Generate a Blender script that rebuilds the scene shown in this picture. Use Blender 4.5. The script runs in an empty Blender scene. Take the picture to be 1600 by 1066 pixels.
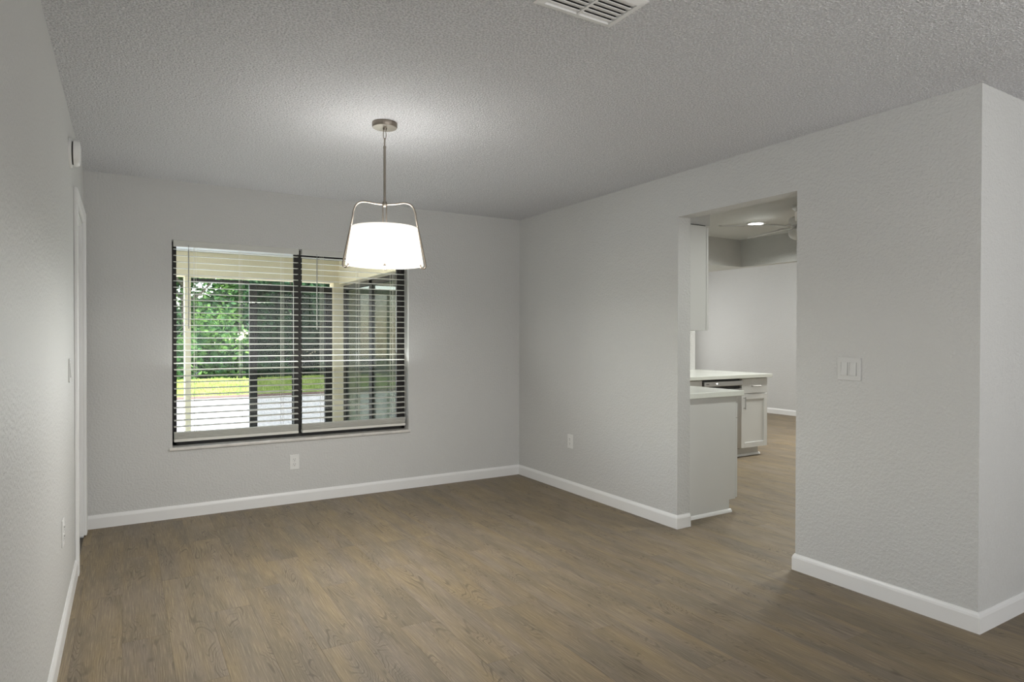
import bpy, bmesh, math, random
from mathutils import Vector, Matrix, noise
random.seed(7)
S = bpy.context.scene
COL = S.collection
PI = math.pi

# ------------------------------------------------------------------ camera
CAM = Vector((0.2426, -5.1905, 1.308))
YAW, PITCH, ROLL, FPX = 0.5456, -0.009, 0.0016, 992.75
cam = bpy.data.cameras.new('camera')
cam.sensor_width = 36.0
cam.lens = FPX / 1600 * 36
cam.shift_y = 4.63 / 1600
cam.clip_start = 0.05
co = bpy.data.objects.new('camera', cam)
fwd = Vector((math.sin(YAW) * math.cos(-PITCH), math.cos(YAW) * math.cos(-PITCH), math.sin(PITCH)))
co.location = CAM
q = fwd.to_track_quat('-Z', 'Y')
co.rotation_euler = (q.to_matrix() @ Matrix.Rotation(ROLL, 3, 'Z')).to_euler()
COL.objects.link(co)
S.camera = co

# ------------------------------------------------------------------ world, sun, area lights, exposure
w = bpy.data.worlds.new('sky'); S.world = w; w.use_nodes = True
nt = w.node_tree; bg = nt.nodes['Background']
sk = nt.nodes.new('ShaderNodeTexSky'); sk.sky_type = 'NISHITA'
sk.sun_elevation = math.radians(52); sk.sun_disc = False; sk.sun_rotation = math.radians(-40)
nt.links.new(sk.outputs[0], bg.inputs[0]); bg.inputs[1].default_value = 0.65

def sun(direction, strength, color, angle=0.53):
    l = bpy.data.lights.new('sun', 'SUN'); l.energy = strength; l.color = color; l.angle = math.radians(angle)
    o = bpy.data.objects.new('sun', l); o.rotation_euler = Vector(direction).to_track_quat('-Z', 'Y').to_euler()
    o.location = (0, 12, 12); COL.objects.link(o)
sun((-0.5, 0.45, -0.78), 10.0, (1, 0.95, 0.86))

def area(name, loc, direction, sx, sy, power, color=(1, 1, 1), spread=180):
    l = bpy.data.lights.new(name, 'AREA'); l.shape = 'RECTANGLE'; l.size = sx; l.size_y = sy
    l.energy = power; l.color = color; l.spread = math.radians(spread)
    o = bpy.data.objects.new(name, l); o.location = loc
    o.rotation_euler = Vector(direction).to_track_quat('-Z', 'Y').to_euler(); COL.objects.link(o)
    return o
# added soft fill from behind the camera; no window is built there
area('living_room_fill', (3.2, -9.3, 1.45), (0, 1, 0.12), 4.5, 1.7, 52, (0.96, 0.98, 1.0))
# added fill beside the windowless left wall behind the camera
area('left_rear_fill', (.03, -7.6, 1.35), (1, 0, 0.3), 2.4, 1.7, 62, (0.97, 0.98, 1.0))
# added upward fill lying just above the floor, to brighten the ceiling
area('upward_ceiling_fill', (2.4, -7.2, .03), (0, 0.0, 1), 3.5, 2.6, 56, (1, 0.98, 0.95))
# daylight entering through the lanai window
area('lanai_daylight', (1.43, 0.21, 1.27), (0, -1, 1.1), 1.75, 1.4, 22, (0.97, 1.0, 0.98))
area('family_room_fill', (8.2, 3.85, 1.4), (0, -1, 0), 2.4, 1.9, 28, (1.0, 1.0, 0.97))  # added unseen fill for the family room, without a window
area('family_room_top_fill', (8.2, -1.0, 3.0), (0, 0, -1), 0.6, 0.6, 88, (1.0, 0.99, 0.95))  # added unseen fill from above, no fixture hangs here

S.view_settings.view_transform = 'Standard'
S.view_settings.look = 'None'
S.view_settings.gamma = 1.0
S.view_settings.use_curve_mapping = False
S.view_settings.exposure = 0.45

# ------------------------------------------------------------------ material helpers
def srgb(r, g, b):
    f = lambda c: (c / 255 / 12.92) if c / 255 <= 0.04045 else ((c / 255 + 0.055) / 1.055) ** 2.4
    return (f(r), f(g), f(b), 1)

class NT:
    def __init__(s, name):
        s.m = bpy.data.materials.new(name); s.m.use_nodes = True
        s.t = s.m.node_tree; s.b = s.t.nodes['Principled BSDF']; s.out = s.t.nodes['Material Output']
    def n(s, kind, **kw):
        x = s.t.nodes.new(kind)
        for k, v in kw.items():
            if k.startswith('i_'):
                k2 = k[2:]; x.inputs[int(k2) if k2.isdigit() else k2].default_value = v
            else: setattr(x, k, v)
        return x
    def l(s, a, b): s.t.links.new(a, b)
    def ramp(s, src, stops):
        r = s.t.nodes.new('ShaderNodeValToRGB'); e = r.color_ramp.elements
        while len(e) < len(stops): e.new(0.5)
        for i, (p, c) in enumerate(stops):
            e[i].position = p; e[i].color = c if len(c) == 4 else (*c, 1)
        s.l(src, r.inputs[0]); return r.outputs[0]
    def math(s, op, a, b=None, c=None):
        x = s.t.nodes.new('ShaderNodeMath'); x.operation = op
        for i, v in enumerate((a, b, c)):
            if v is None: continue
            if isinstance(v, (int, float)): x.inputs[i].default_value = v
            else: s.l(v, x.inputs[i])
        return x.outputs[0]
    def mix(s, fac, a, b, blend='MIX'):
        x = s.t.nodes.new('ShaderNodeMix'); x.data_type = 'RGBA'; x.blend_type = blend
        for i, v in ((0, fac), (6, a), (7, b)):
            if isinstance(v, (int, float, tuple)): x.inputs[i].default_value = v
            else: s.l(v, x.inputs[i])
        return x.outputs[2]

def plain(name, col, rough=0.5, metal=0.0, spec=0.5, var=0.03, scale=6.0, bump=0.0, bscale=80.0, bdist=0.001):
    t = NT(name); b = t.b
    b.inputs['Roughness'].default_value = rough; b.inputs['Metallic'].default_value = metal
    b.inputs['Specular IOR Level'].default_value = spec
    tc = t.n('ShaderNodeNewGeometry')
    nz = t.n('ShaderNodeTexNoise', i_Scale=scale, i_Detail=3.0); t.l(tc.outputs['Position'], nz.inputs['Vector'])
    c = t.mix(nz.outputs[0], tuple(x * (1 - var) for x in col[:3]) + (1,), tuple(min(1, x * (1 + var)) for x in col[:3]) + (1,))
    t.l(c, b.inputs['Base Color'])
    if bump:
        n2 = t.n('ShaderNodeTexNoise', i_Scale=bscale, i_Detail=2.0); t.l(tc.outputs['Position'], n2.inputs['Vector'])
        bp = t.n('ShaderNodeBump', i_Strength=bump, i_Distance=bdist); t.l(n2.outputs[0], bp.inputs['Height'])
        t.l(bp.outputs[0], b.inputs['Normal'])
    return t.m

def wall_mat(name, col, rough, spec):
    t = NT(name); b = t.b
    b.inputs['Roughness'].default_value = rough; b.inputs['Specular IOR Level'].default_value = spec
    g = t.n('ShaderNodeNewGeometry')
    n0 = t.n('ShaderNodeTexNoise', i_Scale=1.3, i_Detail=3.0); t.l(g.outputs['Position'], n0.inputs['Vector'])
    t.l(t.mix(n0.outputs[0], tuple(x * .975 for x in col[:3]) + (1,), tuple(x * 1.025 for x in col[:3]) + (1,)), b.inputs['Base Color'])
    n1 = t.n('ShaderNodeTexNoise', i_Scale=75.0, i_Detail=3.0, i_Roughness=.55); t.l(g.outputs['Position'], n1.inputs['Vector'])
    n2 = t.n('ShaderNodeTexNoise', i_Scale=22.0, i_Detail=2.0); t.l(g.outputs['Position'], n2.inputs['Vector'])
    h = t.math('ADD', t.ramp(n1.outputs[0], [(.38, (0, 0, 0)), (.66, (1, 1, 1))]), t.math('MULTIPLY', n2.outputs[0], 1.2))
    bp = t.n('ShaderNodeBump', i_Strength=.75, i_Distance=.0020); t.l(h, bp.inputs['Height'])
    t.l(bp.outputs[0], b.inputs['Normal'])
    return t.m

M = {}
M['wall'] = wall_mat('grey_wall_paint', (.60, .60, .585, 1), .56, .5)
M['paint_white'] = plain('white_semigloss_trim_paint', (.80, .80, .79, 1), .35, var=.015)
M['cabinet'] = plain('grey_white_cabinet_paint', (.66, .66, .64, 1), .38, var=.012)
M['quartz'] = plain('pale_quartz', (.78, .80, .74, 1), .22, var=.03, scale=60)
M['steel'] = plain('brushed_steel', (.52, .52, .51, 1), .32, 1.0, scale=200)
M['nickel'] = plain('brushed_nickel', (.30, .265, .225, 1), .38, 1.0, scale=90, var=.05)
M['plastic'] = plain('white_plastic', (.78, .78, .76, 1), .35, var=.01)
M['gap'] = plain('grey_gap', (.30, .30, .29, 1), .6)
M['black'] = plain('black_plastic', (.012, .012, .012, 1), .4)
M['slot'] = plain('dark_slot', (.05, .05, .048, 1), .6)
M['bronze'] = plain('dark_bronze_aluminium', (.011, .009, .007, 1), .5, .12)
M['slat'] = plain('ivory_vinyl_slat', (.74, .73, .67, 1), .42, var=.01)
M['valance'] = plain('grey_ivory_valance', (.60, .60, .56, 1), .5, var=.01)
M['switch'] = plain('light_grey_switch_plastic', (.62, .62, .605, 1), .35, var=.01)
M['cord'] = plain('ivory_cord', (.78, .76, .68, 1), .8)
M['wand'] = plain('clear_grey_wand', (.36, .36, .34, 1), .25)
M['marble'] = plain('grey_marble_sill', (.66, .64, .60, 1), .30, var=.25, scale=14)
M['cream'] = plain('cream_stucco', srgb(232, 218, 184), .85, var=.03, scale=9, bump=.3)
M['lanai_ceiling'] = plain('white_lanai_ceiling', (.85, .85, .82, 1), .8)
M['concrete'] = plain('pale_deck_concrete', (.72, .70, .66, 1), .85, var=.08, scale=2.2)
M['bark'] = plain('grey_brown_bark', (.13, .10, .075, 1), .9, var=.3, scale=12, bump=.6, bscale=30, bdist=.01)
M['dirt'] = plain('dark_soil', (.10, .085, .055, 1), .95, var=.3, scale=3)  # dark brown soil, tone varies at random
M['fence'] = plain('weathered_fence_board', (.26, .23, .19, 1), .9, var=.2, scale=5)
M['white_resin'] = plain('white_resin', (.85, .85, .85, 1), .4)
M['subfloor'] = plain('grey_subfloor', (.12, .105, .085, 1), .8)
M['frost'] = plain('duct_dark', (.02, .02, .02, 1), .9)

def leafmat(name, a, b_):
    t = NT(name); oi = t.n('ShaderNodeNewGeometry')
    nz = t.n('ShaderNodeTexNoise', i_Scale=2.3, i_Detail=3.0); t.l(oi.outputs['Position'], nz.inputs['Vector'])
    c = t.mix(t.ramp(nz.outputs[0], [(.35, (0, 0, 0)), (.65, (1, 1, 1))]), a, b_)
    t.l(c, t.b.inputs['Base Color']); t.b.inputs['Roughness'].default_value = .7; t.b.inputs['Specular IOR Level'].default_value = .12
    tr = t.n('ShaderNodeBsdfTranslucent'); t.l(c, tr.inputs[0])
    ms = t.n('ShaderNodeMixShader', i_0=.4); t.l(t.b.outputs[0], ms.inputs[1]); t.l(tr.outputs[0], ms.inputs[2])
    t.l(ms.outputs[0], t.out.inputs[0]); return t.m
M['leaf'] = leafmat('green_leaves', (.07, .17, .07, 1), (.22, .38, .10, 1))
M['leaf_dark'] = leafmat('deep_green_leaves', (.05, .13, .075, 1), (.12, .24, .10, 1))
M['grass'] = leafmat('lawn_grass', (.42, .55, .14, 1), (.58, .68, .24, 1))

# popcorn ceiling
t = NT('popcorn_ceiling'); b = t.b
b.inputs['Roughness'].default_value = .95; b.inputs['Specular IOR Level'].default_value = .1
g = t.n('ShaderNodeNewGeometry')
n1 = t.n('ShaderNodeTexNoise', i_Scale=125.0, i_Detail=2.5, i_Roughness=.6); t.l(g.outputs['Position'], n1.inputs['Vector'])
n2 = t.n('ShaderNodeTexVoronoi', i_Scale=85.0); t.l(g.outputs['Position'], n2.inputs['Vector'])
h = t.math('SUBTRACT', t.ramp(n1.outputs[0], [(.42, (0, 0, 0)), (.60, (1, 1, 1))]), t.math('MULTIPLY', n2.outputs[0], .6))
bp = t.n('ShaderNodeBump', i_Strength=.9, i_Distance=.009); t.l(h, bp.inputs['Height'])
t.l(bp.outputs[0], b.inputs['Normal'])
t.l(t.mix(t.ramp(n1.outputs[0], [(.40, (0, 0, 0)), (.56, (1, 1, 1))]), (.68, .68, .695, 1), (.95, .95, .965, 1)), b.inputs['Base Color'])  # shade in the pits between grains is painted as a darker colour
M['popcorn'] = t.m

# wood plank vinyl
t = NT('grey_oak_vinyl_plank'); b = t.b
tc = t.n('ShaderNodeTexCoord'); oi = t.n('ShaderNodeObjectInfo')
off = t.n('ShaderNodeCombineXYZ')
t.l(t.math('MULTIPLY', oi.outputs['Random'], 37.0), off.inputs[0]); t.l(t.math('MULTIPLY', oi.outputs['Random'], 91.0), off.inputs[1])
va = t.n('ShaderNodeVectorMath', operation='ADD'); t.l(tc.outputs['Object'], va.inputs[0]); t.l(off.outputs[0], va.inputs[1])
def stretch(sx, sy):
    m = t.n('ShaderNodeVectorMath', operation='MULTIPLY', i_1=(sx, sy, 1)); t.l(va.outputs[0], m.inputs[0]); return m.outputs[0]
fine = t.n('ShaderNodeTexNoise', i_Scale=1.0, i_Detail=5.0, i_Roughness=.65); t.l(stretch(240, 6), fine.inputs['Vector'])
blot = t.n('ShaderNodeTexNoise', i_Scale=1.0, i_Detail=3.0, i_Distortion=.4); t.l(stretch(7, 2.2), blot.inputs['Vector'])
hue = t.n('ShaderNodeTexNoise', i_Scale=1.0, i_Detail=2.0); t.l(stretch(9, 1.1), hue.inputs['Vector'])
ring = t.n('ShaderNodeTexNoise', i_Scale=1.0, i_Detail=1.5, i_Distortion=.6); t.l(stretch(9, 1.15), ring.inputs['Vector'])
lines = t.math('SINE', t.math('MULTIPLY', ring.outputs[0], 190.0))
lines = t.ramp(t.math('MULTIPLY_ADD', lines, .5, .5), [(.0, (1, 1, 1)), (.30, (0, 0, 0)), (.75, (0, 0, 0)), (1., (.25, .25, .25))])
mask = t.n('ShaderNodeTexNoise', i_Scale=1.0, i_Detail=2.0); t.l(stretch(11, 2.4), mask.inputs['Vector'])
maskv = t.ramp(mask.outputs[0], [(.46, (.06, .06, .06)), (.60, (1, 1, 1))])
knot = t.n('ShaderNodeTexVoronoi', i_Scale=1.0); t.l(stretch(5.2, 3.1), knot.inputs['Vector'])
knotv = t.ramp(knot.outputs[0], [(.0, (1, 1, 1)), (.09, (0, 0, 0))])
base = t.mix(t.ramp(hue.outputs[0], [(.35, (0, 0, 0)), (.65, (1, 1, 1))]), srgb(133, 121, 106), srgb(140, 124, 97))
base = t.mix(t.ramp(blot.outputs[0], [(.35, (.55, .55, .55)), (.60, (0, 0, 0))]), base, srgb(112, 104, 90))
pl = t.math('MULTIPLY_ADD', oi.outputs['Random'], .16, .92)
plc = t.n('ShaderNodeCombineXYZ'); [t.l(pl, plc.inputs[i]) for i in range(3)]
base = t.mix(1.0, base, plc.outputs[0], 'MULTIPLY')
base = t.mix(t.math('MULTIPLY', t.ramp(fine.outputs[0], [(.40, (1, 1, 1)), (.56, (0, 0, 0))]), .34), base, srgb(92, 82, 68))
base = t.mix(t.math('MULTIPLY', t.ramp(fine.outputs[0], [(.54, (0, 0, 0)), (.70, (1, 1, 1))]), .42), base, srgb(176, 160, 135))
base = t.mix(t.math('MULTIPLY', t.math('MULTIPLY', lines, maskv), .62), base, srgb(82, 72, 60))
base = t.mix(t.math('MULTIPLY', knotv, .6), base, srgb(74, 64, 54))
t.l(base, b.inputs['Base Color'])
b.inputs['Roughness'].default_value = .52; b.inputs['Specular IOR Level'].default_value = .25
bp = t.n('ShaderNodeBump', i_Strength=.25, i_Distance=.0006); t.l(fine.outputs[0], bp.inputs['Height']); t.l(bp.outputs[0], b.inputs['Normal'])
M['plank'] = t.m

M['kerb'] = plain('brown_kerb', (.22, .15, .13, 1), .9, var=.2)
t = NT('tinted_door_glass')
tp = t.n('ShaderNodeBsdfTransparent', i_0=(.30, .33, .28, 1)); gl = t.n('ShaderNodeBsdfGlossy', i_Roughness=.03)
ms = t.n('ShaderNodeMixShader', i_0=.22); t.l(tp.outputs[0], ms.inputs[1]); t.l(gl.outputs[0], ms.inputs[2])
df = t.n('ShaderNodeBsdfDiffuse', i_0=(.17, .18, .135, 1)); m2 = t.n('ShaderNodeMixShader', i_0=.35); t.l(ms.outputs[0], m2.inputs[1]); t.l(df.outputs[0], m2.inputs[2]); t.l(m2.outputs[0], t.out.inputs[0])
M['tinted'] = t.m
# glass, insect screen
t = NT('window_glass')
tp = t.n('ShaderNodeBsdfTransparent', i_0=(.93, .95, .93, 1)); gl = t.n('ShaderNodeBsdfGlossy', i_Roughness=.02)
fr = t.n('ShaderNodeFresnel', i_IOR=1.25); ms = t.n('ShaderNodeMixShader')
t.l(fr.outputs[0], ms.inputs[0]); t.l(tp.outputs[0], ms.inputs[1]); t.l(gl.outputs[0], ms.inputs[2]); t.l(ms.outputs[0], t.out.inputs[0])
M['glass'] = t.m
t = NT('insect_screen_mesh')
tp = t.n('ShaderNodeBsdfTransparent'); df = t.n('ShaderNodeBsdfDiffuse', i_0=(.03, .028, .025, 1)); ms = t.n('ShaderNodeMixShader', i_0=.50)
t.l(tp.outputs[0], ms.inputs[1]); t.l(df.outputs[0], ms.inputs[2]); t.l(ms.outputs[0], t.out.inputs[0])
M['screen'] = t.m

def fabric(name, col, trans, glow=0):
    t = NT(name); b = t.b
    tr = t.n('ShaderNodeBsdfTranslucent', i_0=col); b.inputs['Base Color'].default_value = col; b.inputs['Roughness'].default_value = .85
    if glow:
        g = t.n('ShaderNodeNewGeometry'); wv = t.n('ShaderNodeTexNoise', i_Scale=4.0); t.l(g.outputs['Position'], wv.inputs['Vector'])
        t.l(t.math('MULTIPLY_ADD', wv.outputs[0], glow * .15, glow * .925), b.inputs['Emission Strength'])
        b.inputs['Emission Color'].default_value = (1, .985, .955, 1)
    ms = t.n('ShaderNodeMixShader', i_0=trans); t.l(b.outputs[0], ms.inputs[1]); t.l(tr.outputs[0], ms.inputs[2]); t.l(ms.outputs[0], t.out.inputs[0])
    return t.m
M['shade'] = fabric('white_linen_shade', (.95, .93, .89, 1), .4, .42)
M['diffuser'] = fabric('white_frosted_diffuser', (.95, .94, .92, 1), .4, 1.1)
M['added_top_disc'] = fabric('grey_added_top_disc', (.38, .37, .35, 1), .4, 1.0)
def lamp_mat(name, col, s):
    t = NT(name); b = t.b
    g = t.n('ShaderNodeNewGeometry'); wv = t.n('ShaderNodeTexNoise', i_Scale=9.0); t.l(g.outputs['Position'], wv.inputs['Vector'])
    t.l(t.math('MULTIPLY_ADD', wv.outputs[0], s * .1, s * .95), b.inputs['Emission Strength'])
    b.inputs['Emission Color'].default_value = col; return t.m
M['led'] = lamp_mat('lit_led_lens', (1, .99, .95, 1), 9)
M['bulb'] = lamp_mat('lit_bulb', (1, .94, .83, 1), 3)
M['globe'] = plain('opal_glass', (.72, .72, .70, 1), .3)

# ------------------------------------------------------------------ mesh helpers
def box(bm, x0, y0, z0, x1, y1, z1):
    r = bmesh.ops.create_cube(bm, size=1.0)
    for v in r['verts']:
        v.co = Vector((x0 + (v.co.x + .5) * (x1 - x0), y0 + (v.co.y + .5) * (y1 - y0), z0 + (v.co.z + .5) * (z1 - z0)))
    return r['verts']
def bevel(bm, w=.002, seg=2):
    bmesh.ops.bevel(bm, geom=list(bm.edges), offset=w, segments=seg, affect='EDGES', profile=.5)
def obj(name, bm, mat, parent=None, loc=None, smooth=False):
    bmesh.ops.recalc_face_normals(bm, faces=bm.faces)
    me = bpy.data.meshes.new(name); bm.to_mesh(me); bm.free()
    if smooth:
        for p in me.polygons: p.use_smooth = True
        try: me.set_sharp_from_angle(angle=math.radians(35))
        except Exception: pass
    me.materials.append(mat)
    o = bpy.data.objects.new(name, me); COL.objects.link(o)
    if parent: o.parent = parent
    if loc: o.location = loc
    return o
def bx(name, c, mat, parent=None, bev=0.0, seg=2, loc=None):
    """one mesh of one or several boxes; c = tuple or list of tuples (x0,y0,z0,x1,y1,z1)"""
    bm = bmesh.new()
    for k in (c if isinstance(c, list) else [c]):
        t_ = bmesh.new(); box(t_, *k)
        if bev: bevel(t_, bev, seg)
        me = bpy.data.meshes.new('tmp'); t_.to_mesh(me); t_.free(); bm.from_mesh(me); bpy.data.meshes.remove(me)
    return obj(name, bm, mat, parent, loc)
def tag(o, label=None, cat=None, group=None, kind=None):
    if label: o['label'] = label
    if cat: o['category'] = cat
    if group: o['group'] = group
    if kind: o['kind'] = kind
    return o
def thing(name, label, cat, loc, group=None, rz=0):
    o = bpy.data.objects.new(name, None); o.empty_display_size = .1
    COL.objects.link(o); o.location = loc; o.rotation_euler = (0, 0, rz)
    return tag(o, label, cat, group)
def struct(o, label=None): return tag(o, label, kind='structure')
def lathe(bm, prof, seg=48, c=(0, 0), cap=False):
    rings = []
    for r, z in prof:
        rings.append([bm.verts.new((c[0] + r * math.cos(2 * PI * i / seg), c[1] + r * math.sin(2 * PI * i / seg), z)) for i in range(seg)])
    for a, b_ in zip(rings, rings[1:]):
        for i in range(seg):
            j = (i + 1) % seg; bm.faces.new((a[i], a[j], b_[j], b_[i]))
    if cap:
        bm.faces.new(rings[0]); bm.faces.new(list(reversed(rings[-1])))
def tube(bm, pts, r, seg=10):
    pts = [Vector(p) for p in pts]; rings = []; up = Vector((0, 0, 1)); prev = None
    for i, p in enumerate(pts):
        d = (pts[min(i + 1, len(pts) - 1)] - pts[max(i - 1, 0)]).normalized()
        if prev is None:
            a = d.cross(up if abs(d.z) < .9 else Vector((1, 0, 0))).normalized()
        else:
            a = (prev - d * prev.dot(d)).normalized()
        prev = a; b_ = d.cross(a)
        rr = r[i] if isinstance(r, (list, tuple)) else r
        rings.append([bm.verts.new(p + (a * math.cos(2 * PI * k / seg) + b_ * math.sin(2 * PI * k / seg)) * rr) for k in range(seg)])
    for a, b_ in zip(rings, rings[1:]):
        for i in range(seg):
            j = (i + 1) % seg; bm.faces.new((a[i], a[j], b_[j], b_[i]))
    bm.faces.new(rings[0]); bm.faces.new(list(reversed(rings[-1])))
def smooth_path(pts, n=8):
    P = [Vector(p) for p in pts]; P = [2 * P[0] - P[1]] + P + [2 * P[-1] - P[-2]]; out = []
    for i in range(1, len(P) - 2):
        for k in range(n):
            t_ = k / n; a, b_, c, d = P[i - 1:i + 3]
            out.append(.5 * (2 * b_ + (c - a) * t_ + (2 * a - 5 * b_ + 4 * c - d) * t_ ** 2 + (3 * b_ - a - 3 * c + d) * t_ ** 3))
    out.append(P[-2]); return out

# ------------------------------------------------------------------ room dimensions
H = 2.44
W = 3.4756                       # right wall of the dining room
WT = .12                         # its thickness
OY0, OY1, OZ = -2.958, -2.056, 2.142     # kitchen opening
CY = -3.861                      # outer corner of the right wall
WX0, WX1, WZ0, WZ1 = .525, 2.342, .493, 2.016
KY = .50                         # kitchen back wall
KX = 6.42                        # its end
FX = 9.92                        # far wall of the family room
RY = -9.6                        # rear wall behind the camera
DY0, DY1, DZ = -.925, -.200, 2.045        # door opening in left wall

# walls
struct(bx('wall_back', [(-.15, 0, 0, WX0, .2, H), (WX1, 0, 0, W + WT, .2, H), (WX0, 0, 0, WX1, .2, WZ0), (WX0, 0, WZ1, WX1, .2, H)], M['wall']), 'light grey textured back wall around the window')
struct(bx('wall_left', [(-.15, DY1, 0, 0, 0, H), (-.15, RY, 0, 0, DY0, H), (-.15, DY0, DZ, 0, DY1, H)], M['wall']), 'long light grey wall along the left edge with a sheen')
struct(bx('wall_right', [(W, OY1, 0, W + WT, 0, H), (W, CY, 0, W + WT, OY0, H), (W, OY0, OZ, W + WT, OY1, H)], M['wall']), 'grey wall on the right with the opening to the kitchen')
struct(bx('wall_entry', [(W + WT, CY, 0, FX, CY + .12, H), (6.4, CY, H + .0, FX, CY + .12, 3.05)], M['wall']), 'short grey wall face beyond the outer corner at the right edge')
struct(bx('wall_rear', (-.15, RY - .12, 0, FX + .1, RY, H), M['wall']))
struct(bx('wall_living_side', (FX, RY, 0, FX + .1, CY, H), M['wall']))
struct(bx('wall_kitchen', (W + WT, KY, 0, KX, KY + .12, H), M['wall']), 'grey kitchen back wall behind the quartz counter')
struct(bx('wall_kitchen_side', (W, .2, 0, W + WT, KY + .12, H), M['wall']))
struct(bx('wall_family', [(FX, CY, 0, FX + .1, 4.0, 3.05)], M['wall']), 'far pale grey wall seen through the kitchen opening')
struct(bx('wall_family_rear', (KX - .12, 4.0, 0, FX + .1, 4.12, 3.05), M['wall']))
struct(bx('wall_family_side', (KX - .12, KY + .12, 0, KX, 4.0, 3.05), M['wall']))
struct(bx('trim_1', [(W + WT, -.30, 2.13, 6.40, KY, H), (6.29, CY + .12, 2.13, 6.40, -.30, H + .75)], M['wall']), 'dropped soffit running round the kitchen ceiling')
struct(bx('trim_2', (W + WT, -1.93, 2.135, W + WT + .335, -.30, H), M['wall']), 'soffit above the upper kitchen cabinet')
struct(bx('wall_hallway', (-1.3, -2.2, 0, -1.2, .2, H), M['wall']))
struct(bx('ceiling', (W + .06, CY + .06, H, 6.40, KY + .12, H + .15), M['wall']), 'smooth painted kitchen ceiling')
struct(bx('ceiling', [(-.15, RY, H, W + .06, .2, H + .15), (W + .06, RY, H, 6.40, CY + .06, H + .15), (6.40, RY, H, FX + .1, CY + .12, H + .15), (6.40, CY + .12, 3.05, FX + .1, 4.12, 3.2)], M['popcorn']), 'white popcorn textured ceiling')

# floor: planks run along y
floor = struct(bx('floor', [(-1.3, RY, -.12, FX + .1, .0, -.004), (W, .0, -.12, FX + .1, KY + .12, -.004), (KX - .12, KY + .12, -.12, FX + .1, 4.1, -.004)], M['subfloor']), 'grey-brown wood plank floor')
PW, PLn, PX0 = .1785, 1.22, .045
singles, rest = [], []
k = -1
while PX0 + k * PW < FX:
    xa, xb = max(.0, PX0 + k * PW), min(FX, PX0 + (k + 1) * PW)
    st = random.random() * PLn
    ytop = 0.0 if xb <= W + .01 else (KY if xb < KX else 4.0)
    y = ytop - st
    ya = ytop
    while ya > RY:
        yb = max(RY, y)
        if xb - xa > .004 and ya - yb > .01:
            cx, cy = (xa + xb) / 2, (ya + yb) / 2
            din = cx < 3.75 and ya > -4.6
            cor = 3.4 < cx < 5.4 and cy < CY and cy > -5.0
            kit = 3.6 < cx < 6.8 and -3.2 < cy < .4
            fam = cx >= 6.8 and -1.6 < cy < 2.6
            (singles if (din or cor or kit or fam) else rest).append((xa, yb, xb, ya))
        ya = y; y -= PLn
    k += 1
def plank_mesh(wd, ln):
    bm = bmesh.new(); g, c = .00012, .0005
    lo = [bm.verts.new(p) for p in ((g, g, -.004), (wd - g, g, -.004), (wd - g, ln - g, -.004), (g, ln - g, -.004))]
    md = [bm.verts.new(p) for p in ((g, g, -c), (wd - g, g, -c), (wd - g, ln - g, -c), (g, ln - g, -c))]
    tp = [bm.verts.new(p) for p in ((g + c, g + c, 0), (wd - g - c, g + c, 0), (wd - g - c, ln - g - c, 0), (g + c, ln - g - c, 0))]
    for a, b_ in ((lo, md), (md, tp)):
        for i in range(4): bm.faces.new((a[i], a[(i + 1) % 4], b_[(i + 1) % 4], b_[i]))
    bm.faces.new(tp); bm.faces.new(list(reversed(lo)))
    return bm
cache = {}
for xa, ya, xb, yb in singles:
    key = (round(xb - xa, 3), round(yb - ya, 3))
    if key not in cache:
        bm = plank_mesh(xb - xa, yb - ya); me = bpy.data.meshes.new('plank'); bm.to_mesh(me); bm.free(); me.materials.append(M['plank']); cache[key] = me
    o = bpy.data.objects.new('plank', cache[key]); COL.objects.link(o); o.parent = floor; o.location = (xa, ya, 0)
bm = bmesh.new()
for xa, ya, xb, yb in rest:
    t_ = plank_mesh(xb - xa, yb - ya); bmesh.ops.translate(t_, verts=t_.verts, vec=(xa, ya, 0))
    me = bpy.data.meshes.new('t'); t_.to_mesh(me); t_.free(); bm.from_mesh(me); bpy.data.meshes.remove(me)
tag(obj('far_planks', bm, M['plank'], floor), kind='stuff')
print('planks', len(singles), len(rest))

# baseboards
BH, BT = .092, .013
def board(name, segs, label):
    """segs: list of (x0,y0,x1,y1,nx,ny): wall line and outward normal"""
    bm = bmesh.new()
    prof = [(0, 0), (BT, 0), (BT, BH - .022), (BT - .003, BH - .012), (.005, BH - .003), (.004, BH), (0, BH)]
    for x0, y0, x1, y1, nx, ny, m0, m1 in segs:
        dd = Vector((x1 - x0, y1 - y0)).normalized()
        a = [bm.verts.new((x0 + nx * d - dd.x * d * m0, y0 + ny * d - dd.y * d * m0, z)) for d, z in prof]
        b_ = [bm.verts.new((x1 + nx * d + dd.x * d * m1, y1 + ny * d + dd.y * d * m1, z)) for d, z in prof]
        for i in range(len(prof)):
            j = (i + 1) % len(prof); bm.faces.new((a[i], a[j], b_[j], b_[i]))
        bm.faces.new(a); bm.faces.new(list(reversed(b_)))
    return struct(obj(name, bm, M['paint_white']), label)
board('baseboard_back', [(.0, 0, W, 0, 0, -1, 0, -1)], 'white baseboard along the back wall')
board('baseboard_left', [(0, RY, 0, -1.0, 1, 0, 0, 0)], 'white baseboard along the left wall')
board('baseboard_right', [(W, 0, W, OY1, -1, 0, -1, 1), (W, OY1, W + WT, OY1, 0, -1, 1, 0)], 'white baseboard along the right wall up to the kitchen opening')
board('baseboard_front', [(W, OY0, W, CY, -1, 0, 1, 1), (W, OY0, W + WT, OY0, 0, 1, 1, 0)], 'white baseboard between the opening and the outer corner')
board('baseboard_entry', [(W, CY, FX, CY, 0, -1, 1, 0)], 'white baseboard at the far right beyond the outer corner')
board('baseboard_family', [(FX, CY + .12, FX, 4.0, -1, 0, 0, 0)], 'white baseboard of the far wall beyond the kitchen')

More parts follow.
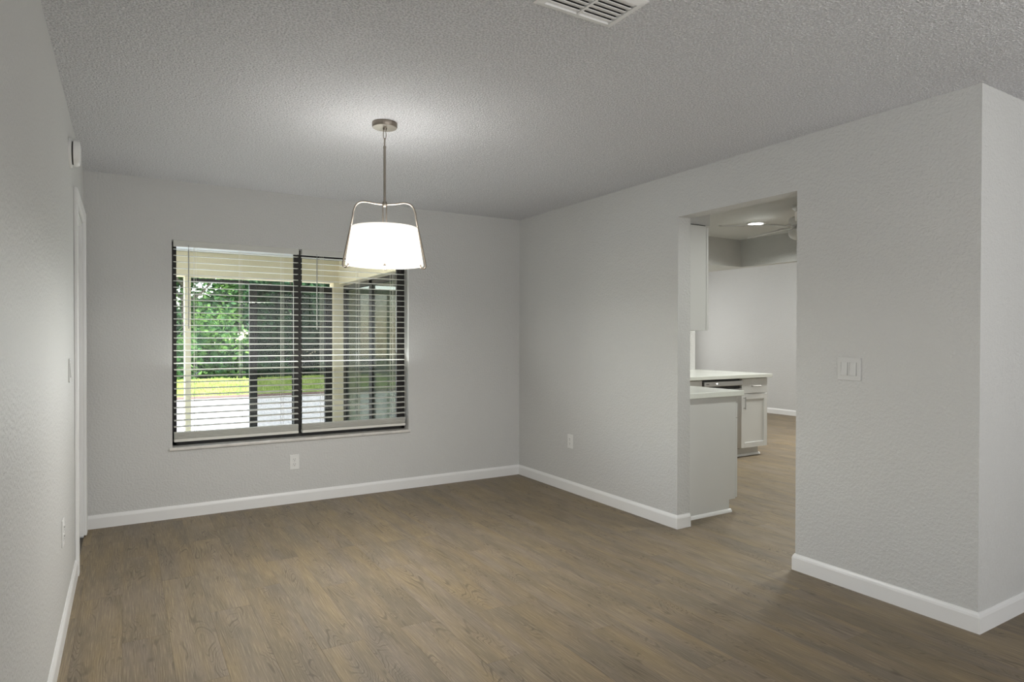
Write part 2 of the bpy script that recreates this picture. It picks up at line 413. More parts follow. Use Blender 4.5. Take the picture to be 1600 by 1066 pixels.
# left door: jamb, casing, leaf
d1 = bx('door_1', [(-.149, DY1 - .016, .012, .001, DY1 + .002, DZ), (-.149, DY0 - .002, 0, .001, DY0 + .012, DZ), (-.149, DY0 + .001, DZ - .014, .0012, DY1 - .001, DZ + .004)], M['paint_white'])
struct(d1, 'white cased doorway at the far end of the left wall')
def casing(y0, y1, z0, z1, nm):
    bm = bmesh.new(); box(bm, 0, y0, z0, .018, y1, z1); bevel(bm, .004, 2); return obj(nm, bm, M['paint_white'], d1)
casing(DY0 - .075, DY0, 0, DZ + .085, 'casing')
casing(DY1, DY1 + .09, .012, DZ + .085, 'casing')
casing(DY0, DY1, DZ + .012, DZ + .085, 'casing')
bx('door_stop', (-.10, DY1 - .028, .012, -.060, DY1 - .016, DZ - .014), M['paint_white'], d1, .002)
lf = bx('door_leaf', (-.055, DY0 + .014, .01, -.020, DY1 - .018, DZ - .016), M['paint_white'], d1, .002)
for z0, z1 in ((.18, .95), (1.1, 1.9)):
    bx('raised_panel', (-.020, DY0 + .13, z0, -.0165, DY1 - .13, z1), M['paint_white'], lf, .002)

# ------------------------------------------------------------------ window
w1 = bx('window_1', [(WX0, .10, WZ0 + .022, WX0 + .035, .16, WZ1), (WX1 - .035, .10, WZ0 + .022, WX1, .16, WZ1),
                     (WX0, .10, WZ0 + .012, WX1, .16, .545), (WX0, .10, 1.992, WX1, .16, WZ1)], M['bronze'], None, .002, 1)
struct(w1, 'dark bronze two-pane sliding window')
bx('pane', (WX0 + .03, .138, .54, 1.45, .142, 1.995), M['glass'], w1)
sa = bx('sash', [(1.398, .103, .545, 1.462, .132, 1.992), (2.272, .103, .545, WX1 - .02, .132, 1.992), (1.40, .105, .545, 2.32, .130, .575), (1.40, .105, 1.955, 2.32, .130, 1.992)], M['bronze'], w1, .002, 1)
bx('pane', (1.455, .115, .57, 2.28, .119, 1.96), M['glass'], sa)
bx('window_latch', (1.408, .092, 1.21, 1.428, .103, 1.29), M['bronze'], sa, .003)
struct(bx('trim_3', (WX0 - .022, -.016, WZ0 - .002, WX1 + .012, .10, WZ0 + .020), M['marble'], None, .004), 'worn grey marble sill under the window')

def make_blind(xa, xb, label, ladders, wandx):
    cx = (xa + xb) / 2; L = xb - xa; yc = .046
    r = thing('venetian_blind', label, 'blind', (cx, yc, .545), 'window blinds')
    h = L / 2
    bx('headrail', (-h, -.026, 1.43, h, .028, 1.470), M['slat'], r, .002)
    bx('valance', (-h - .001, -.034, 1.425, h + .001, -.027, 1.4705), M['valance'], r, .001)
    # curved slat
    bm = bmesh.new(); n = 6; wd = .025; up = []; dn = []
    for x in (-h + .002, h - .002):
        a = [bm.verts.new((x, -wd + 2 * wd * i / n, .0032 * (1 - (2 * i / n - 1) ** 2) + .0013)) for i in range(n + 1)]
        b_ = [bm.verts.new((x, -wd + 2 * wd * i / n, .0032 * (1 - (2 * i / n - 1) ** 2) - .0013)) for i in range(n + 1)]
        up.append(a); dn.append(b_)
    for i in range(n):
        bm.faces.new((up[0][i], up[1][i], up[1][i + 1], up[0][i + 1])); bm.faces.new((dn[0][i + 1], dn[1][i + 1], dn[1][i], dn[0][i]))
    bm.faces.new((up[0][0], dn[0][0], dn[1][0], up[1][0])); bm.faces.new((up[0][n], up[1][n], dn[1][n], dn[0][n]))
    for s in (0, 1): bm.faces.new(up[s] + list(reversed(dn[s])))
    first = obj('slat', bm, M['slat'], r, (0, 0, .112), True)
    first.rotation_euler.x = math.radians(4)
    nsl = 29; gap = (1.408 - .112) / (nsl - 1)
    for i in range(1, nsl):
        c = first.copy(); COL.objects.link(c); c.parent = r; c.location = (random.uniform(-.0015, .0015), 0, .112 + i * gap)
        c.rotation_euler.x = math.radians(4 + random.uniform(-1, 1))
    for i in range(6):
        c = first.copy(); COL.objects.link(c); c.parent = r; c.location = (0, 0, .030 + i * .0078); c.rotation_euler.x = 0
    bx('bottom_rail', (-h + .001, -.026, .002, h - .001, .026, .024), M['slat'], r, .003)
    for lx in ladders:
        bm = bmesh.new()
        for yy in (-.0275, .0275): tube(bm, [(lx - cx, yy, .012), (lx - cx, yy, 1.44)], .0011, 6)
        for i in range(nsl): tube(bm, [(lx - cx, -.0275, .109 + i * gap), (lx - cx, .0275, .109 + i * gap)], .0005, 4)
        obj('ladder_cord', bm, M['cord'], r)
        bm = bmesh.new(); tube(bm, [(lx - cx + .012, -.0285, .014), (lx - cx + .012, -.0285, 1.44)], .0008, 6); obj('lift_cord', bm, M['cord'], r)
    bm = bmesh.new()
    tube(bm, [(wandx - cx, -.037, 1.436), (wandx - cx, -.047, 1.425), (wandx - cx, -.047, 1.40)], .002, 6)
    tube(bm, [(wandx - cx, -.047, 1.405), (wandx - cx, -.047, .83)], .0042, 6)
    obj('tilt_wand', bm, M['wand'], r)
make_blind(.536, 1.417, 'left of the two ivory slatted blinds in the window, over bright garden', (.672, .985, 1.29), .633)
make_blind(1.444, 2.322, 'right of the two ivory slatted blinds in the window, behind the pendant shade', (1.60, 1.90, 2.20), 1.556)

# ------------------------------------------------------------------ electrical plates
def outlet(loc, rz, label, h=.117, w_=.072):
    r = thing('wall_outlet', label, 'outlet', loc, 'duplex outlets', rz)     # local: plate faces -y
    bx('cover_plate', (-w_ / 2, -.006, -h / 2, w_ / 2, 0, h / 2), M['plastic'], r, .002)
    for s in (-1, 1):
        f = bx('socket', (-.017, -.0085, s * .0195 - .014, .017, -.006, s * .0195 + .014), M['plastic'], r, .001)
        bx('slot', [(-.008, -.0092, s * .0195 + .000, -.0055, -.0084, s * .0195 + .009), (.0055, -.0092, s * .0195 + .001, .008, -.0084, s * .0195 + .008),
                    (-.0022, -.0092, s * .0195 - .010, .0022, -.0084, s * .0195 - .005)], M['slot'], f)
    bx('screw', (-.002, -.007, -.002, .002, -.0058, .002), M['steel'], r)
outlet((1.378, 0, .325), 0, 'white duplex outlet on the back wall below the window')
outlet((W, -.829, .430), -PI / 2, 'white duplex outlet on the right wall left of the kitchen opening')
outlet((0, -1.805, .455), PI / 2, 'white duplex outlet seen edge-on low on the left wall')
def switch(loc, rz, label, gangs, w_, h, bright=False):
    r = thing('light_switch', label, 'switch', loc, None, rz)
    bx('cover_plate', (-w_ / 2, -.006, -h / 2, w_ / 2, 0, h / 2), M['switch'], r, .002)
    for g_ in range(gangs):
        x = (g_ - (gangs - 1) / 2) * .047
        bm = bmesh.new()
        vs = box(bm, x - .0165, -.011, -.0335, x + .0165, -.005, .0335)
        for v in vs:
            if v.co.y < -.008:
                if v.co.z > 0 and g_ == 0: v.co.y += .004
                if v.co.z > 0 and g_ == 1: v.co.y += .003
        bevel(bm, .001, 1); obj('rocker', bm, M['switch'], r)
        bx('rocker_frame', [(x - .0185, -.0068, -.0355, x - .0172, -.0055, .0355), (x + .0172, -.0068, -.0355, x + .0185, -.0055, .0355)], M['gap'], r)
        for s in (-1, 1): bx('screw', (x - .002, -.0072, s * .048 - .002, x + .002, -.0058, s * .048 + .002), M['switch'], r)
switch((W, -3.266, 1.150), -PI / 2, 'white double rocker light switch on the wall right of the kitchen opening', 2, .126, .120)
switch((0, -1.371, 1.145), PI / 2, 'white light switch seen edge-on on the left wall by the doorway', 1, .074, .117)

# smoke detector on left wall
r = thing('smoke_detector', 'round white smoke detector high on the left wall', 'smoke detector', (0, -1.296, 2.238))
bm = bmesh.new(); lathe(bm, [(.001, 0), (.075, 0), (.075, .010), (.070, .013), (.001, .013)], 40); o = obj('mounting_plate', bm, M['plastic'], r, None, True); o.rotation_euler = (0, PI / 2, 0)
bm = bmesh.new(); lathe(bm, [(.001, .013), (.058, .013), (.058, .020), (.001, .020)], 40); o = obj('vent_ring', bm, M['slot'], r, None, True); o.rotation_euler = (0, PI / 2, 0)
bm = bmesh.new(); lathe(bm, [(.001, .020), (.066, .020), (.067, .032), (.060, .044), (.045, .048), (.001, .049)], 40); o = obj('cover', bm, M['plastic'], r, None, True); o.rotation_euler = (0, PI / 2, 0)

# ceiling register
vx0, vx1, vy0, vy1 = 1.415, 1.745, -3.60, -3.392
r = thing('ceiling_vent', 'white two-way louvred air vent in the ceiling at the top edge', 'vent', (1.58, (vy0 + vy1) / 2, H))
hx, hy = (vx1 - vx0) / 2, (vy1 - vy0) / 2
bm = bmesh.new()
o4 = [(-hx, -hy), (hx, -hy), (hx, hy), (-hx, hy)]; i4 = [(-hx + .028, -hy + .028), (hx - .028, -hy + .028), (hx - .028, hy - .028), (-hx + .028, hy - .028)]
R = [[bm.verts.new((*p, -.0005)) for p in o4], [bm.verts.new((*p, -.004)) for p in o4], [bm.verts.new((*p, -.012)) for p in i4], [bm.verts.new((*p, -.0005)) for p in i4]]
for a in range(4):
    A, B = R[a], R[(a + 1) % 4]
    for i in range(4): bm.faces.new((A[i], A[(i + 1) % 4], B[(i + 1) % 4], B[i]))
obj('frame', bm, M['paint_white'], r)
bx('duct', (-hx + .028, -hy + .028, -.0012, hx - .028, hy - .028, -.0004), M['frost'], r)
bx('divider', (-.004, -hy + .028, -.012, .004, hy - .028, -.001), M['paint_white'], r)
for s in (-1, 1):
    for i in range(6):
        yy = hy - .040 - i * .0250
        bm = bmesh.new(); vs = box(bm, min(s * .006, s * (hx - .029)), -.0115, -.0008, max(s * .006, s * (hx - .029)), .0115, .0008)
        bmesh.ops.rotate(bm, verts=bm.verts, cent=(0, 0, 0), matrix=Matrix.Rotation(math.radians(14), 3, 'X'))
        obj('louver', bm, M['paint_white'], r, (0, yy, -.0065))

# ------------------------------------------------------------------ pendant lamp
px_, py_ = 1.409, -1.974
r = thing('pendant_lamp', 'brushed nickel pendant lamp with tapered white drum shade hanging before the window', 'lamp', (px_, py_, H))
bm = bmesh.new(); lathe(bm, [(.001, 0), (.064, 0), (.0655, -.006), (.0655, -.020), (.062, -.026), (.012, -.028), (.010, -.040), (.001, -.041)], 48); obj('canopy', bm, M['nickel'], r, None, True)
def link(z0, z1, rz):
    bm = bmesh.new(); n = 20; pts = []
    zc, hz = (z0 + z1) / 2, (z1 - z0) / 2
    for i in range(n + 1):
        a = 2 * PI * i / n; pts.append(Vector((.0085 * math.cos(a), 0, zc + hz * math.sin(a))))
    tube(bm, pts, .0022, 6); o = obj('chain_link', bm, M['nickel'], r, None, True); o.rotation_euler = (0, 0, rz)
link(-.086, -.036, .2); link(-.124, -.080, 1.5)
bm = bmesh.new(); lathe(bm, [(.001, -.118), (.0065, -.120), (.0075, -.130), (.0062, -.136), (.0062, -.418), (.001, -.418)], 20); obj('stem', bm, M['nickel'], r, None, True)
bm = bmesh.new(); lathe(bm, [(.001, -.408), (.009, -.412), (.013, -.424), (.013, -.432), (.009, -.440), (.001, -.442)], 20); obj('hub', bm, M['nickel'], r, None, True)
ZT, ZB, RT, RB = -.552, -.748, .172, .203       # shade top / bottom
ang = -.36
ca, sa_ = math.cos(ang), math.sin(ang)
for s in (-1, 1):
    pts = [(0, 0, -.428), (s * .05, 0, -.424), (s * .105, 0, -.416), (s * .140, 0, -.428), (s * .158, 0, -.462), (s * .166, 0, -.51), (s * .189, 0, -.62), (s * .2125, 0, -.735), (s * .2135, 0, -.752), (s * .205, 0, -.762), (s * .190, 0, -.757), (s * .186, 0, -.742)]
    P = [Vector((p[0] * ca, p[0] * sa_, p[2])) for p in smooth_path(pts, 6)]
    bm = bmesh.new(); tube(bm, P, .0048, 8); obj('arm', bm, M['nickel'], r, None, True)
bm = bmesh.new()
for dx in (-.009, .009):
    tube(bm, [(dx * ca, dx * sa_, -.435), (dx * ca, dx * sa_, -.585)], .0036, 8)
obj('lower_stem', bm, M['nickel'], r, None, True)
bm = bmesh.new(); lathe(bm, [(RT, ZT), (RB, ZB), (RB - .003, ZB), (RT - .003, ZT), (RT, ZT)], 72); sh = obj('shade', bm, M['shade'], r, None, True)
bm = bmesh.new(); lathe(bm, [(.001, -.735), (RB - .012, -.735), (RB - .012, -.740), (.001, -.740)], 64); obj('diffuser', bm, M['diffuser'], r, None, True)
bm = bmesh.new(); lathe(bm, [(.006, -.62), (.006, -.745), (.009, -.748), (.008, -.765), (.004, -.775), (.0005, -.776)], 20); obj('finial', bm, M['nickel'], r, None, True)
bm = bmesh.new(); lathe(bm, [(.008, ZT - .010), (RT - .006, ZT - .010), (RT - .006, ZT - .013), (.008, ZT - .013)], 64); obj('added_top_disc', bm, M['added_top_disc'], r, None, True)  # added unseen disc that holds back the light on the ceiling
bm = bmesh.new()
for a in (0, 2 * PI / 3, 4 * PI / 3): tube(bm, [(0, 0, ZT - .03), ((RT - .001) * math.cos(a), (RT - .001) * math.sin(a), ZT - .008)], .0018, 6)
obj('spider', bm, M['nickel'], r, None, True)
for i, a in enumerate((.6, 2.7, 4.8)):
    bm = bmesh.new(); lathe(bm, [(.001, .045), (.020, .03), (.028, .008), (.024, -.015), (.013, -.032), (.013, -.05), (.001, -.05)], 20)
    o = obj('bulb', bm, M['bulb'], r, (.07 * math.cos(a), .07 * math.sin(a), -.645), True)

# light leaving the lit shade through its bottom diffuser and its open top
for nm, z, e, sz, up in (('pendant_light_down', ZB - .004, 21.0, .37, 0), ('pendant_light_up', ZT + .004, 2.4, .30, PI)):
    l = bpy.data.lights.new(nm, 'AREA'); l.shape = 'DISK'; l.size = sz; l.energy = e; l.color = (1, .98, .94)
    lo_ = bpy.data.objects.new(nm, l); COL.objects.link(lo_); lo_.parent = r; lo_.location = (0, 0, z); lo_.rotation_euler = (up, 0, 0)

# ------------------------------------------------------------------ kitchen
KW = W + WT
def shaker(name, x0, z0, x1, z1, y, parent, mat, rail=.057, th=.02):
    """shaker front facing -y, its face at y"""
    d = bx(name, [(x0, y, z0, x0 + rail, y + th, z1), (x1 - rail, y, z0, x1, y + th, z1), (x0 + rail, y, z0, x1 - rail, y + th, z0 + rail), (x0 + rail, y, z1 - rail, x1 - rail, y + th, z1)], mat, parent, .0012, 1)
    bx('inset_panel', (x0 + rail - .002, y + .009, z0 + rail - .002, x1 - rail + .002, y + th - .002, z1 - rail + .002), mat, d)
    return d
def pull(parent, a, b_, out, off=(0, 0)):
    bm = bmesh.new(); a, b_, out = Vector(a), Vector(b_), Vector(out); d = (b_ - a).normalized() * .012
    tube(bm, [a + out - d, b_ + out + d], .0052, 10)
    tube(bm, [a, a + out], .0042, 8); tube(bm, [b_, b_ + out], .0042, 8)
    return obj('handle', bm, M['steel'], parent, None, True)

# near base cabinet (peninsula end) – side panel faces the dining room
YN = -1.95; YB = -1.20
r = thing('base_cabinet', 'grey-white base cabinet with plain end panel just inside the kitchen opening', 'cabinet', (KW, YN, 0), 'base cabinets')
def L(c): return (c[0] - KW, c[1] - YN, c[2], c[3] - KW, c[4] - YN, c[5])
bm = bmesh.new()      # end panel with toe notch
pr = [(0, 0), (.534, 0), (.534, .092), (.603, .092), (.603, .874), (0, .874)]
a = [bm.verts.new((x, 0, z)) for x, z in pr]; b_ = [bm.verts.new((x, .018, z)) for x, z in pr]
bm.faces.new(a); bm.faces.new(list(reversed(b_)))
for i in range(6): bm.faces.new((a[i], a[(i + 1) % 6], b_[(i + 1) % 6], b_[i]))
obj('end_panel', bm, M['cabinet'], r)
bx('body', [(.006, .018, .092, .600, .75, .874), (.006, .018, 0, .532, .75, .092)], M['cabinet'], r)
for y0, y1 in ((.004, .372), (.378, .746)):
    d = bx('door', [(.608, y0, .1, .630, y1, .16), (.608, y0, .66, .630, y1, .70), (.608, y0, .16, .630, y0 + .057, .66), (.608, y1 - .057, .16, .630, y1, .66)], M['cabinet'], r, .0012, 1)
    bx('inset_panel', (.610, y0 + .055, .158, .622, y1 - .055, .662), M['cabinet'], d)
    pull(d, (.630, y1 - .03 if y0 < .1 else y0 + .03, .50), (.630, y1 - .03 if y0 < .1 else y0 + .03, .63), (.028, 0, 0))
    dr = bx('drawer', (.608, y0, .708, .630, y1, .868), M['cabinet'], r, .0012, 1)
    pull(dr, (.630, (y0 + y1) / 2 - .055, .79), (.630, (y0 + y1) / 2 + .055, .79), (.028, 0, 0))
bm = bmesh.new()      # shoe moulding
pr = [(0, 0), (-.016, 0), (-.014, .010), (-.008, .019), (0, .024)]
a = [bm.verts.new((.013, y, z)) for y, z in pr]; b_ = [bm.verts.new((.550, y, z)) for y, z in pr]
bm.faces.new(a); bm.faces.new(list(reversed(b_)))
for i in range(5): bm.faces.new((a[i], a[(i + 1) % 5], b_[(i + 1) % 5], b_[i]))
obj('shoe_moulding', bm, M['paint_white'], r)
tag(bx('countertop', (KW + .0005, YN - .028, .875, 4.262, YB + .02, .914), M['quartz'], None, .003), 'short pale quartz countertop on the near base cabinet inside the opening', 'countertop', 'quartz countertops')

# upper cabinet
r = thing('upper_cabinet', 'grey-white upper cabinet hanging inside the kitchen opening', 'cabinet', (KW, YN, 1.366))
bx('body', (.0005, 0, 0, .274, .75, .762), M['cabinet'], r, .001, 1)
for y0, y1 in ((.002, .372), (.378, .748)):
    d = bx('door', [(.280, y0, .002, .302, y1, .059), (.280, y0, .700, .302, y1, .756), (.280, y0, .059, .302, y0 + .057, .700), (.280, y1 - .057, .059, .302, y1, .700)], M['cabinet'], r, .0012, 1)
    bx('inset_panel', (.282, y0 + .055, .057, .294, y1 - .055, .702), M['cabinet'], d)
bx('crown_gap', (.004, .004, .7622, .270, .746, .7685), M['slot'], r)

# second run of cabinets, facing -y
YF = -.56
def runcab(x0, x1, label, hinge):
    r = thing('base_cabinet', label, 'cabinet', (x0, YF, 0), 'base cabinets')
    w_ = x1 - x0
    bx('body', [(0, .022, .10, w_, .62, .872), (0, .085, 0, w_ - .05, .62, .10)], M['cabinet'], r)
    d = shaker('door', .003, .105, w_ - .003, .695, 0, r, M['cabinet'])
    xx = .035 if hinge == 'r' else w_ - .035
    pull(d, (xx, 0, .545), (xx, 0, .655), (0, -.028, 0))
    dr = bx('drawer', (.003, 0, .703, w_ - .003, .02, .866), M['cabinet'], r, .0015, 1)
    pull(dr, (w_ / 2 - .055, 0, .785), (w_ / 2 + .055, 0, .785), (0, -.028, 0))
    bm = bmesh.new()
    pr = [(.085, 0), (.068, 0), (.070, .010), (.077, .019), (.085, .024)]
    a = [bm.verts.new((0, y, z)) for y, z in pr]; b_ = [bm.verts.new((w_ - .03, y, z)) for y, z in pr]
    bm.faces.new(a); bm.faces.new(list(reversed(b_)))
    for i in range(5): bm.faces.new((a[i], a[(i + 1) % 5], b_[(i + 1) % 5], b_[i]))
    obj('shoe_moulding', bm, M['paint_white'], r)
    return r
runcab(5.990, 6.428, 'grey-white cabinet with a drawer and bar handles right of the dishwasher', 'r')
runcab(4.78, 5.376, 'grey-white cabinet partly hidden left of the dishwasher', 'l')
r = thing('dishwasher', 'stainless steel dishwasher under the far quartz counter', 'dishwasher', (5.380, YF, 0))
bx('body', (.004, .02, .10, .602, .60, .868), M['black'], r)
bx('door_panel', (.006, -.012, .11, .600, .02, .765), M['steel'], r, .004)
cp = bx('control_panel', (.006, -.022, .800, .600, .02, .852), M['steel'], r, .004)
bx('indicator', (.185, -.0228, .826, .205, -.0216, .834), M['led'], cp)
bx('badge', (.03, -.0226, .824, .075, -.0216, .831), M['slot'], cp)
bx('toe_kick', (.006, .06, 0, .600, .08, .10), M['black'], r)
tag(bx('countertop', (4.76, YF - .03, .875, 6.475, KY - .001, .914), M['quartz'], None, .003), 'long pale quartz countertop over the dishwasher', 'countertop', 'quartz countertops')

# recessed light
r = thing('recessed_light', 'round lit recessed ceiling light in the kitchen', 'light', (5.53, -1.09, H))
bm = bmesh.new(); lathe(bm, [(.070, -.001), (.092, -.001), (.092, -.005), (.070, -.007), (.070, -.001)], 40); obj('trim_ring', bm, M['paint_white'], r, None, True)
bm = bmesh.new(); lathe(bm, [(.001, -.004), (.070, -.004), (.070, -.0008), (.001, -.0008)], 40); obj('lens', bm, M['led'], r, None, True)
r2 = r.copy(); COL.objects.link(r2); r2.location = (4.45, -2.85, H); r2['label'] = 'recessed ceiling light in the kitchen hidden behind the wall right of the opening'
for ch in list(r.children):
    c = ch.copy(); COL.objects.link(c); c.parent = r2
for q_ in (r, r2):
    l = bpy.data.lights.new('downlight', 'AREA'); l.shape = 'DISK'; l.size = .14; l.energy = 10.5; l.color = (.97, 1, .95); l.spread = math.radians(150)
    lo_ = bpy.data.objects.new('downlight', l); COL.objects.link(lo_); lo_.parent = q_; lo_.location = (0, 0, -.009)

# ceiling fan
fx, fy = 5.154, -1.83
r = thing('ceiling_fan', 'white five-blade ceiling fan with light bowl, half hidden by the opening edge', 'fan', (fx, fy, H))
bm = bmesh.new(); lathe(bm, [(.001, 0), (.068, 0), (.066, -.02), (.035, -.045), (.001, -.046)], 36); obj('canopy', bm, M['paint_white'], r, None, True)
bm = bmesh.new(); lathe(bm, [(.011, -.04), (.011, -.10), (.001, -.10)], 16); obj('downrod', bm, M['paint_white'], r, None, True)
bm = bmesh.new(); lathe(bm, [(.001, -.085), (.05, -.088), (.085, -.105), (.092, -.135), (.080, -.165), (.05, -.178), (.001, -.18)], 40); obj('motor', bm, M['paint_white'], r, None, True)
bm = bmesh.new(); lathe(bm, [(.001, -.18), (.045, -.18), (.060, -.195), (.095, -.205), (.097, -.218), (.001, -.218)], 36); obj('light_fitter', bm, M['paint_white'], r, None, True)
bm = bmesh.new(); lathe(bm, [(.096, -.219), (.094, -.240), (.080, -.265), (.050, -.284), (.001, -.292)], 36); obj('light_bowl', bm, M['globe'], r, None, True)
a0 = math.atan2(-1.455 - fy, 4.61 - fx)
for i in range(5):
    a = a0 - i * 2 * PI / 5
    bm = bmesh.new(); n = 10; top = []; bot = []
    for k_ in range(n + 1):
        x = .20 + .47 * k_ / n; hw = .050 + .018 * math.sin(min(1, k_ / n * 1.2) * PI / 2); hw *= (1 if k_ < n - 1 else (.93 if k_ == n - 1 else .72))
        top.append((bm.verts.new((x, -hw, .005)), bm.verts.new((x, hw, .005)))); bot.append((bm.verts.new((x, -hw, -.005)), bm.verts.new((x, hw, -.005))))
    for k_ in range(n):
        A, B, C_, D = top[k_], top[k_ + 1], bot[k_], bot[k_ + 1]
        bm.faces.new((A[0], B[0], B[1], A[1])); bm.faces.new((C_[1], D[1], D[0], C_[0])); bm.faces.new((A[0], C_[0], D[0], B[0])); bm.faces.new((A[1], B[1], D[1], C_[1]))
    bm.faces.new((top[0][1], bot[0][1], bot[0][0], top[0][0])); bm.faces.new((top[n][0], bot[n][0], bot[n][1], top[n][1]))
    bmesh.ops.rotate(bm, verts=bm.verts, cent=(0, 0, 0), matrix=Matrix.Rotation(math.radians(-11), 3, 'X'))
    bl = obj('blade', bm, M['paint_white'], r, (0, 0, -.165)); bl.rotation_euler = (0, 0, a)
    bm = bmesh.new(); tube(bm, [(.07, 0, -.158), (.12, 0, -.172), (.17, 0, -.168), (.235, 0, -.160)], .009, 8); box(bm, .20, -.028, -.164, .26, .028, -.158)
    br = obj('blade_iron', bm, M['paint_white'], r); br.rotation_euler = (0, 0, a)
for dx, dz in ((-.036, .50), (-.005, .40)):
    bm = bmesh.new(); tube(bm, [(dx, -.099, -.21), (dx, -.10, -.215), (dx, -.10, -dz)], .0012, 6); tube(bm, [(dx, -.10, -dz), (dx, -.10, -dz - .012), (dx, -.10, -dz - .03)], [.002, .007, .009], 10); obj('pull_chain', bm, M['cord'], r)

# ------------------------------------------------------------------ outside: lanai and garden
GZ = -.10
struct(bx('trim_4', (-12, .2, GZ - .15, 16, 11.0, GZ), M['concrete']), 'pale concrete deck outside the window')
struct(bx('trim_5', (-20, 11.0, GZ - .2, 26, 40, GZ - .03), M['dirt']), 'dark soil under the trees')
struct(bx('trim_6', [(-4, .2, 2.256, 2.72, 2.80, 2.42)], M['lanai_ceiling']), 'white lanai ceiling outside the window')
r = thing('lanai_beam', 'cream L-shaped beam above the screened lanai outside the window', 'beam', (2.5, 2.69, 1.985))
bx('long_beam', (-6.5, -.09, 0, .09, .09, .27), M['cream'], r, .004)
bx('side_beam', (-.02, -2.49, -.02, .16, -.09, .27), M['cream'], r, .004)
tag(bx('lanai_column', (2.415, 2.60, GZ, 2.59, 2.78, 1.984), M['cream'], None, .006), 'cream square column at the lanai corner outside the window', 'column', 'lanai columns')
tag(bx('lanai_column', (.79, 2.60, GZ, .85, 2.78, 1.984), M['cream'], None, .006), 'narrow cream post at the left end of the window view', 'column', 'lanai columns')
def screen(name, label, loc, rz, parts, mesh, group='lanai screens'):
    r = thing(name, label, 'screen', loc, group, rz)
    for nm, c in parts: bx(nm, c, M['bronze'], r, .002, 1)
    for c in mesh: bx('mesh', c, M['screen'], r)
    return r
screen('lanai_screen', 'dark bronze screen panel between the doorway and the cream column', (1.46, 2.66, GZ), 0,
       [('stile', (0, 0, 0, .085, .05, 2.03)), ('stile', (.87, 0, 0, .955, .05, 2.03)), ('stile', (.48, .005, .36, .51, .04, 1.97)), ('top_rail', (.085, 0, 1.97, .87, .05, 2.03)), ('kick_plate', (.085, 0, 0, .87, .05, .36))],
       [(.085, .02, .36, .87, .023, 1.97)])
screen('door_header', 'dark bronze header above the open lanai doorway', (.86, 2.66, 1.925), 0, [('rail', (0, 0, 0, .60, .05, .04))], [])
# lawn
bm = bmesh.new(); rnd = random.Random(3)
for i in range(30):
    for j in range(6):
        pass
nx, ny = 60, 12
vs = [[bm.verts.new((-2 + 18 * i / nx, 11.05 + 3.2 * j / ny, GZ + .02 + .25 * max(0, j / ny) ** 2 + rnd.uniform(-.015, .015))) for j in range(ny + 1)] for i in range(nx + 1)]
for i in range(nx):
    for j in range(ny): bm.faces.new((vs[i][j], vs[i + 1][j], vs[i + 1][j + 1], vs[i][j + 1]))
for k_ in range(9000):
    x, y = rnd.uniform(-1, 14), rnd.uniform(11.1, 14.2); z = GZ + .02 + .25 * ((y - 11.05) / 3.2) ** 2; a = rnd.uniform(0, PI); hgt = rnd.uniform(.04, .10)
    dx, dy = .012 * math.cos(a), .012 * math.sin(a)
    bm.faces.new([bm.verts.new(p) for p in ((x - dx, y - dy, z), (x + dx, y + dy, z), (x + rnd.uniform(-.03, .03), y, z + hgt))])
tag(obj('lawn', bm, M['grass']), 'bright sunlit grass strip beyond the concrete deck', 'grass', kind='stuff')

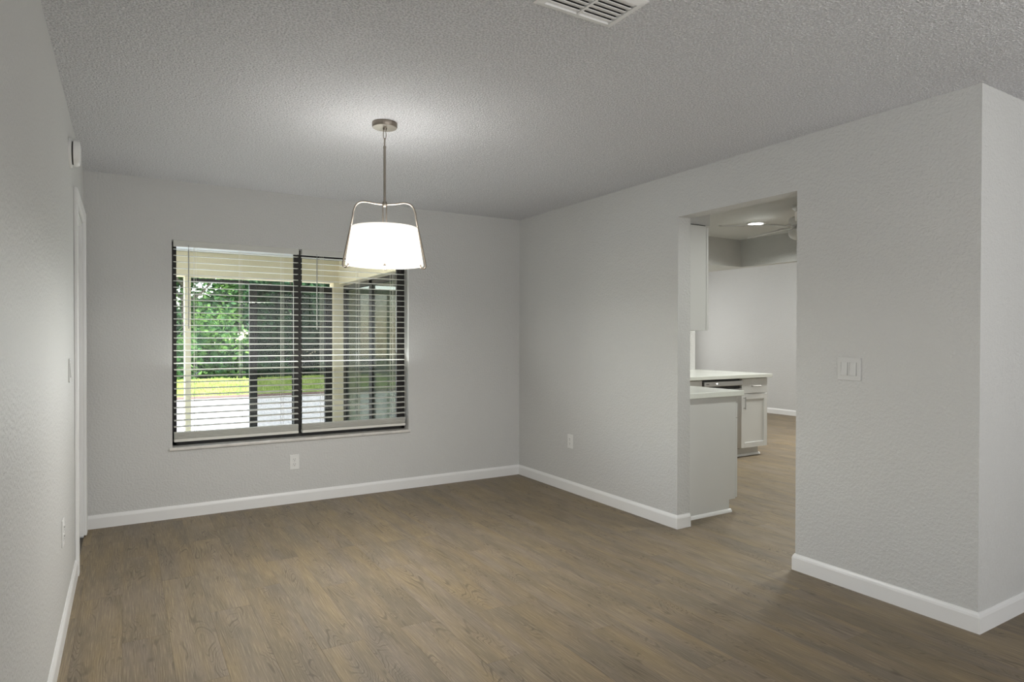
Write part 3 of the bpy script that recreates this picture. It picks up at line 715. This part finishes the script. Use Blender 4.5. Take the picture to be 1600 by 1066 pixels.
def tree(x, y, height, rad, label, mat, n, low=.2, seed=0):
    rn = random.Random(seed); r = thing('leafy_tree', label, 'tree', (x, y, GZ), 'trees behind the lawn')
    bm = bmesh.new(); tube(bm, [(0, 0, -.05), (.05, .02, height * .3), (-.04, .05, height * .55), (.02, 0, height * .85)], [.13, .10, .07, .03], 10)
    for i in range(5):
        a = rn.uniform(0, 2 * PI); z = height * rn.uniform(.3, .6)
        tube(bm, [(0, 0, z), (rad * .4 * math.cos(a), rad * .4 * math.sin(a), z + .4), (rad * .8 * math.cos(a), rad * .8 * math.sin(a), z + 1.0)], [.05, .035, .012], 7)
    obj('trunk', bm, M['bark'], r, None, True)
    cl = [(Vector((rn.uniform(-rad, rad), rn.uniform(-rad, rad) * .8, low + (height - low) * rn.random())), rn.uniform(.3, .75)) for _ in range(90 if y < 18 else 170)]
    verts, faces = [], []
    for k_ in range(n):
        c, s = cl[rn.randrange(len(cl))]
        d = Vector((rn.gauss(0, 1), rn.gauss(0, 1), rn.gauss(0, .8))).normalized() * s * rn.random() ** .4
        p = c + d
        if p.z < .08: continue
        u = Vector((rn.gauss(0, 1), rn.gauss(0, 1), rn.gauss(0, .6))).normalized(); v = u.cross(Vector((rn.gauss(0, 1), rn.gauss(0, 1), rn.gauss(0, 1)))).normalized()
        ls = rn.uniform(.05, .12) * (1.7 if y > 18 else 1); i0 = len(verts)
        verts += [p - u * ls, p + v * ls * .45, p + u * ls, p - v * ls * .45]; faces.append((i0, i0 + 1, i0 + 2, i0 + 3))
    me = bpy.data.meshes.new('foliage'); me.from_pydata([tuple(v) for v in verts], [], faces); me.materials.append(mat)
    o = bpy.data.objects.new('foliage', me); COL.objects.link(o); o.parent = r
spots = [(1.7, 15.8, 5.4, 1.35, 'leaf', 'leafy tree at the left end of the garden view, seen through the left blind'),
         (4.9, 16.0, 5.0, 1.35, 'leaf_dark', 'darker tree behind the bronze stile of the screen panel'),
         (8.0, 15.8, 5.4, 1.35, 'leaf', 'tree directly behind the cream lanai column'),
         (11.2, 15.8, 5.6, 1.35, 'leaf_dark', 'tree behind the side glass doors at the right end of the window')]
for i, (x, y, hh, rr, mt, lb) in enumerate(spots): tree(x, y, hh, rr, lb, M[mt], 20000, .1, i + 11)
for i, x in enumerate((.4, 5.4, 10.4, 15.4)):
    tree(x, 20.6, 9.5, 2.35, ('tall tree in the back row, leftmost', 'tall tree in the back row, second from the left', 'tall tree in the back row, behind the column', 'tall tree in the back row, rightmost')[i], M['leaf_dark'], 70000, .1, i + 31)


# tinted sliding glass doors under the side beam, facing the lanai
r = thing('sliding_glass_door', 'dark bronze sliding glass door standing right of the cream column', 'door', (2.53, .22, GZ))
for y0, y1 in ((2.26, 2.36), (1.30, 1.40), (.30, .38)): bx('stile', (0, y0, 0, .05, y1, 2.05), M['bronze'], r, .002, 1)
bx('rail', (0, .38, 1.99, .05, 2.26, 2.05), M['bronze'], r, .002, 1); bx('rail', (0, .38, 0, .05, 2.26, .09), M['bronze'], r, .002, 1)
for y0, y1 in ((.38, 1.30), (1.40, 2.26)): bx('pane', (.02, y0, .09, .026, y1, 1.99), M['tinted'], r)
# kerb between deck and lawn
struct(bx('trim_7', (-6, 11.0, GZ - .02, 18, 11.14, GZ + .05), M['kerb'], None, .01), 'low brownish kerb between the deck and the grass')
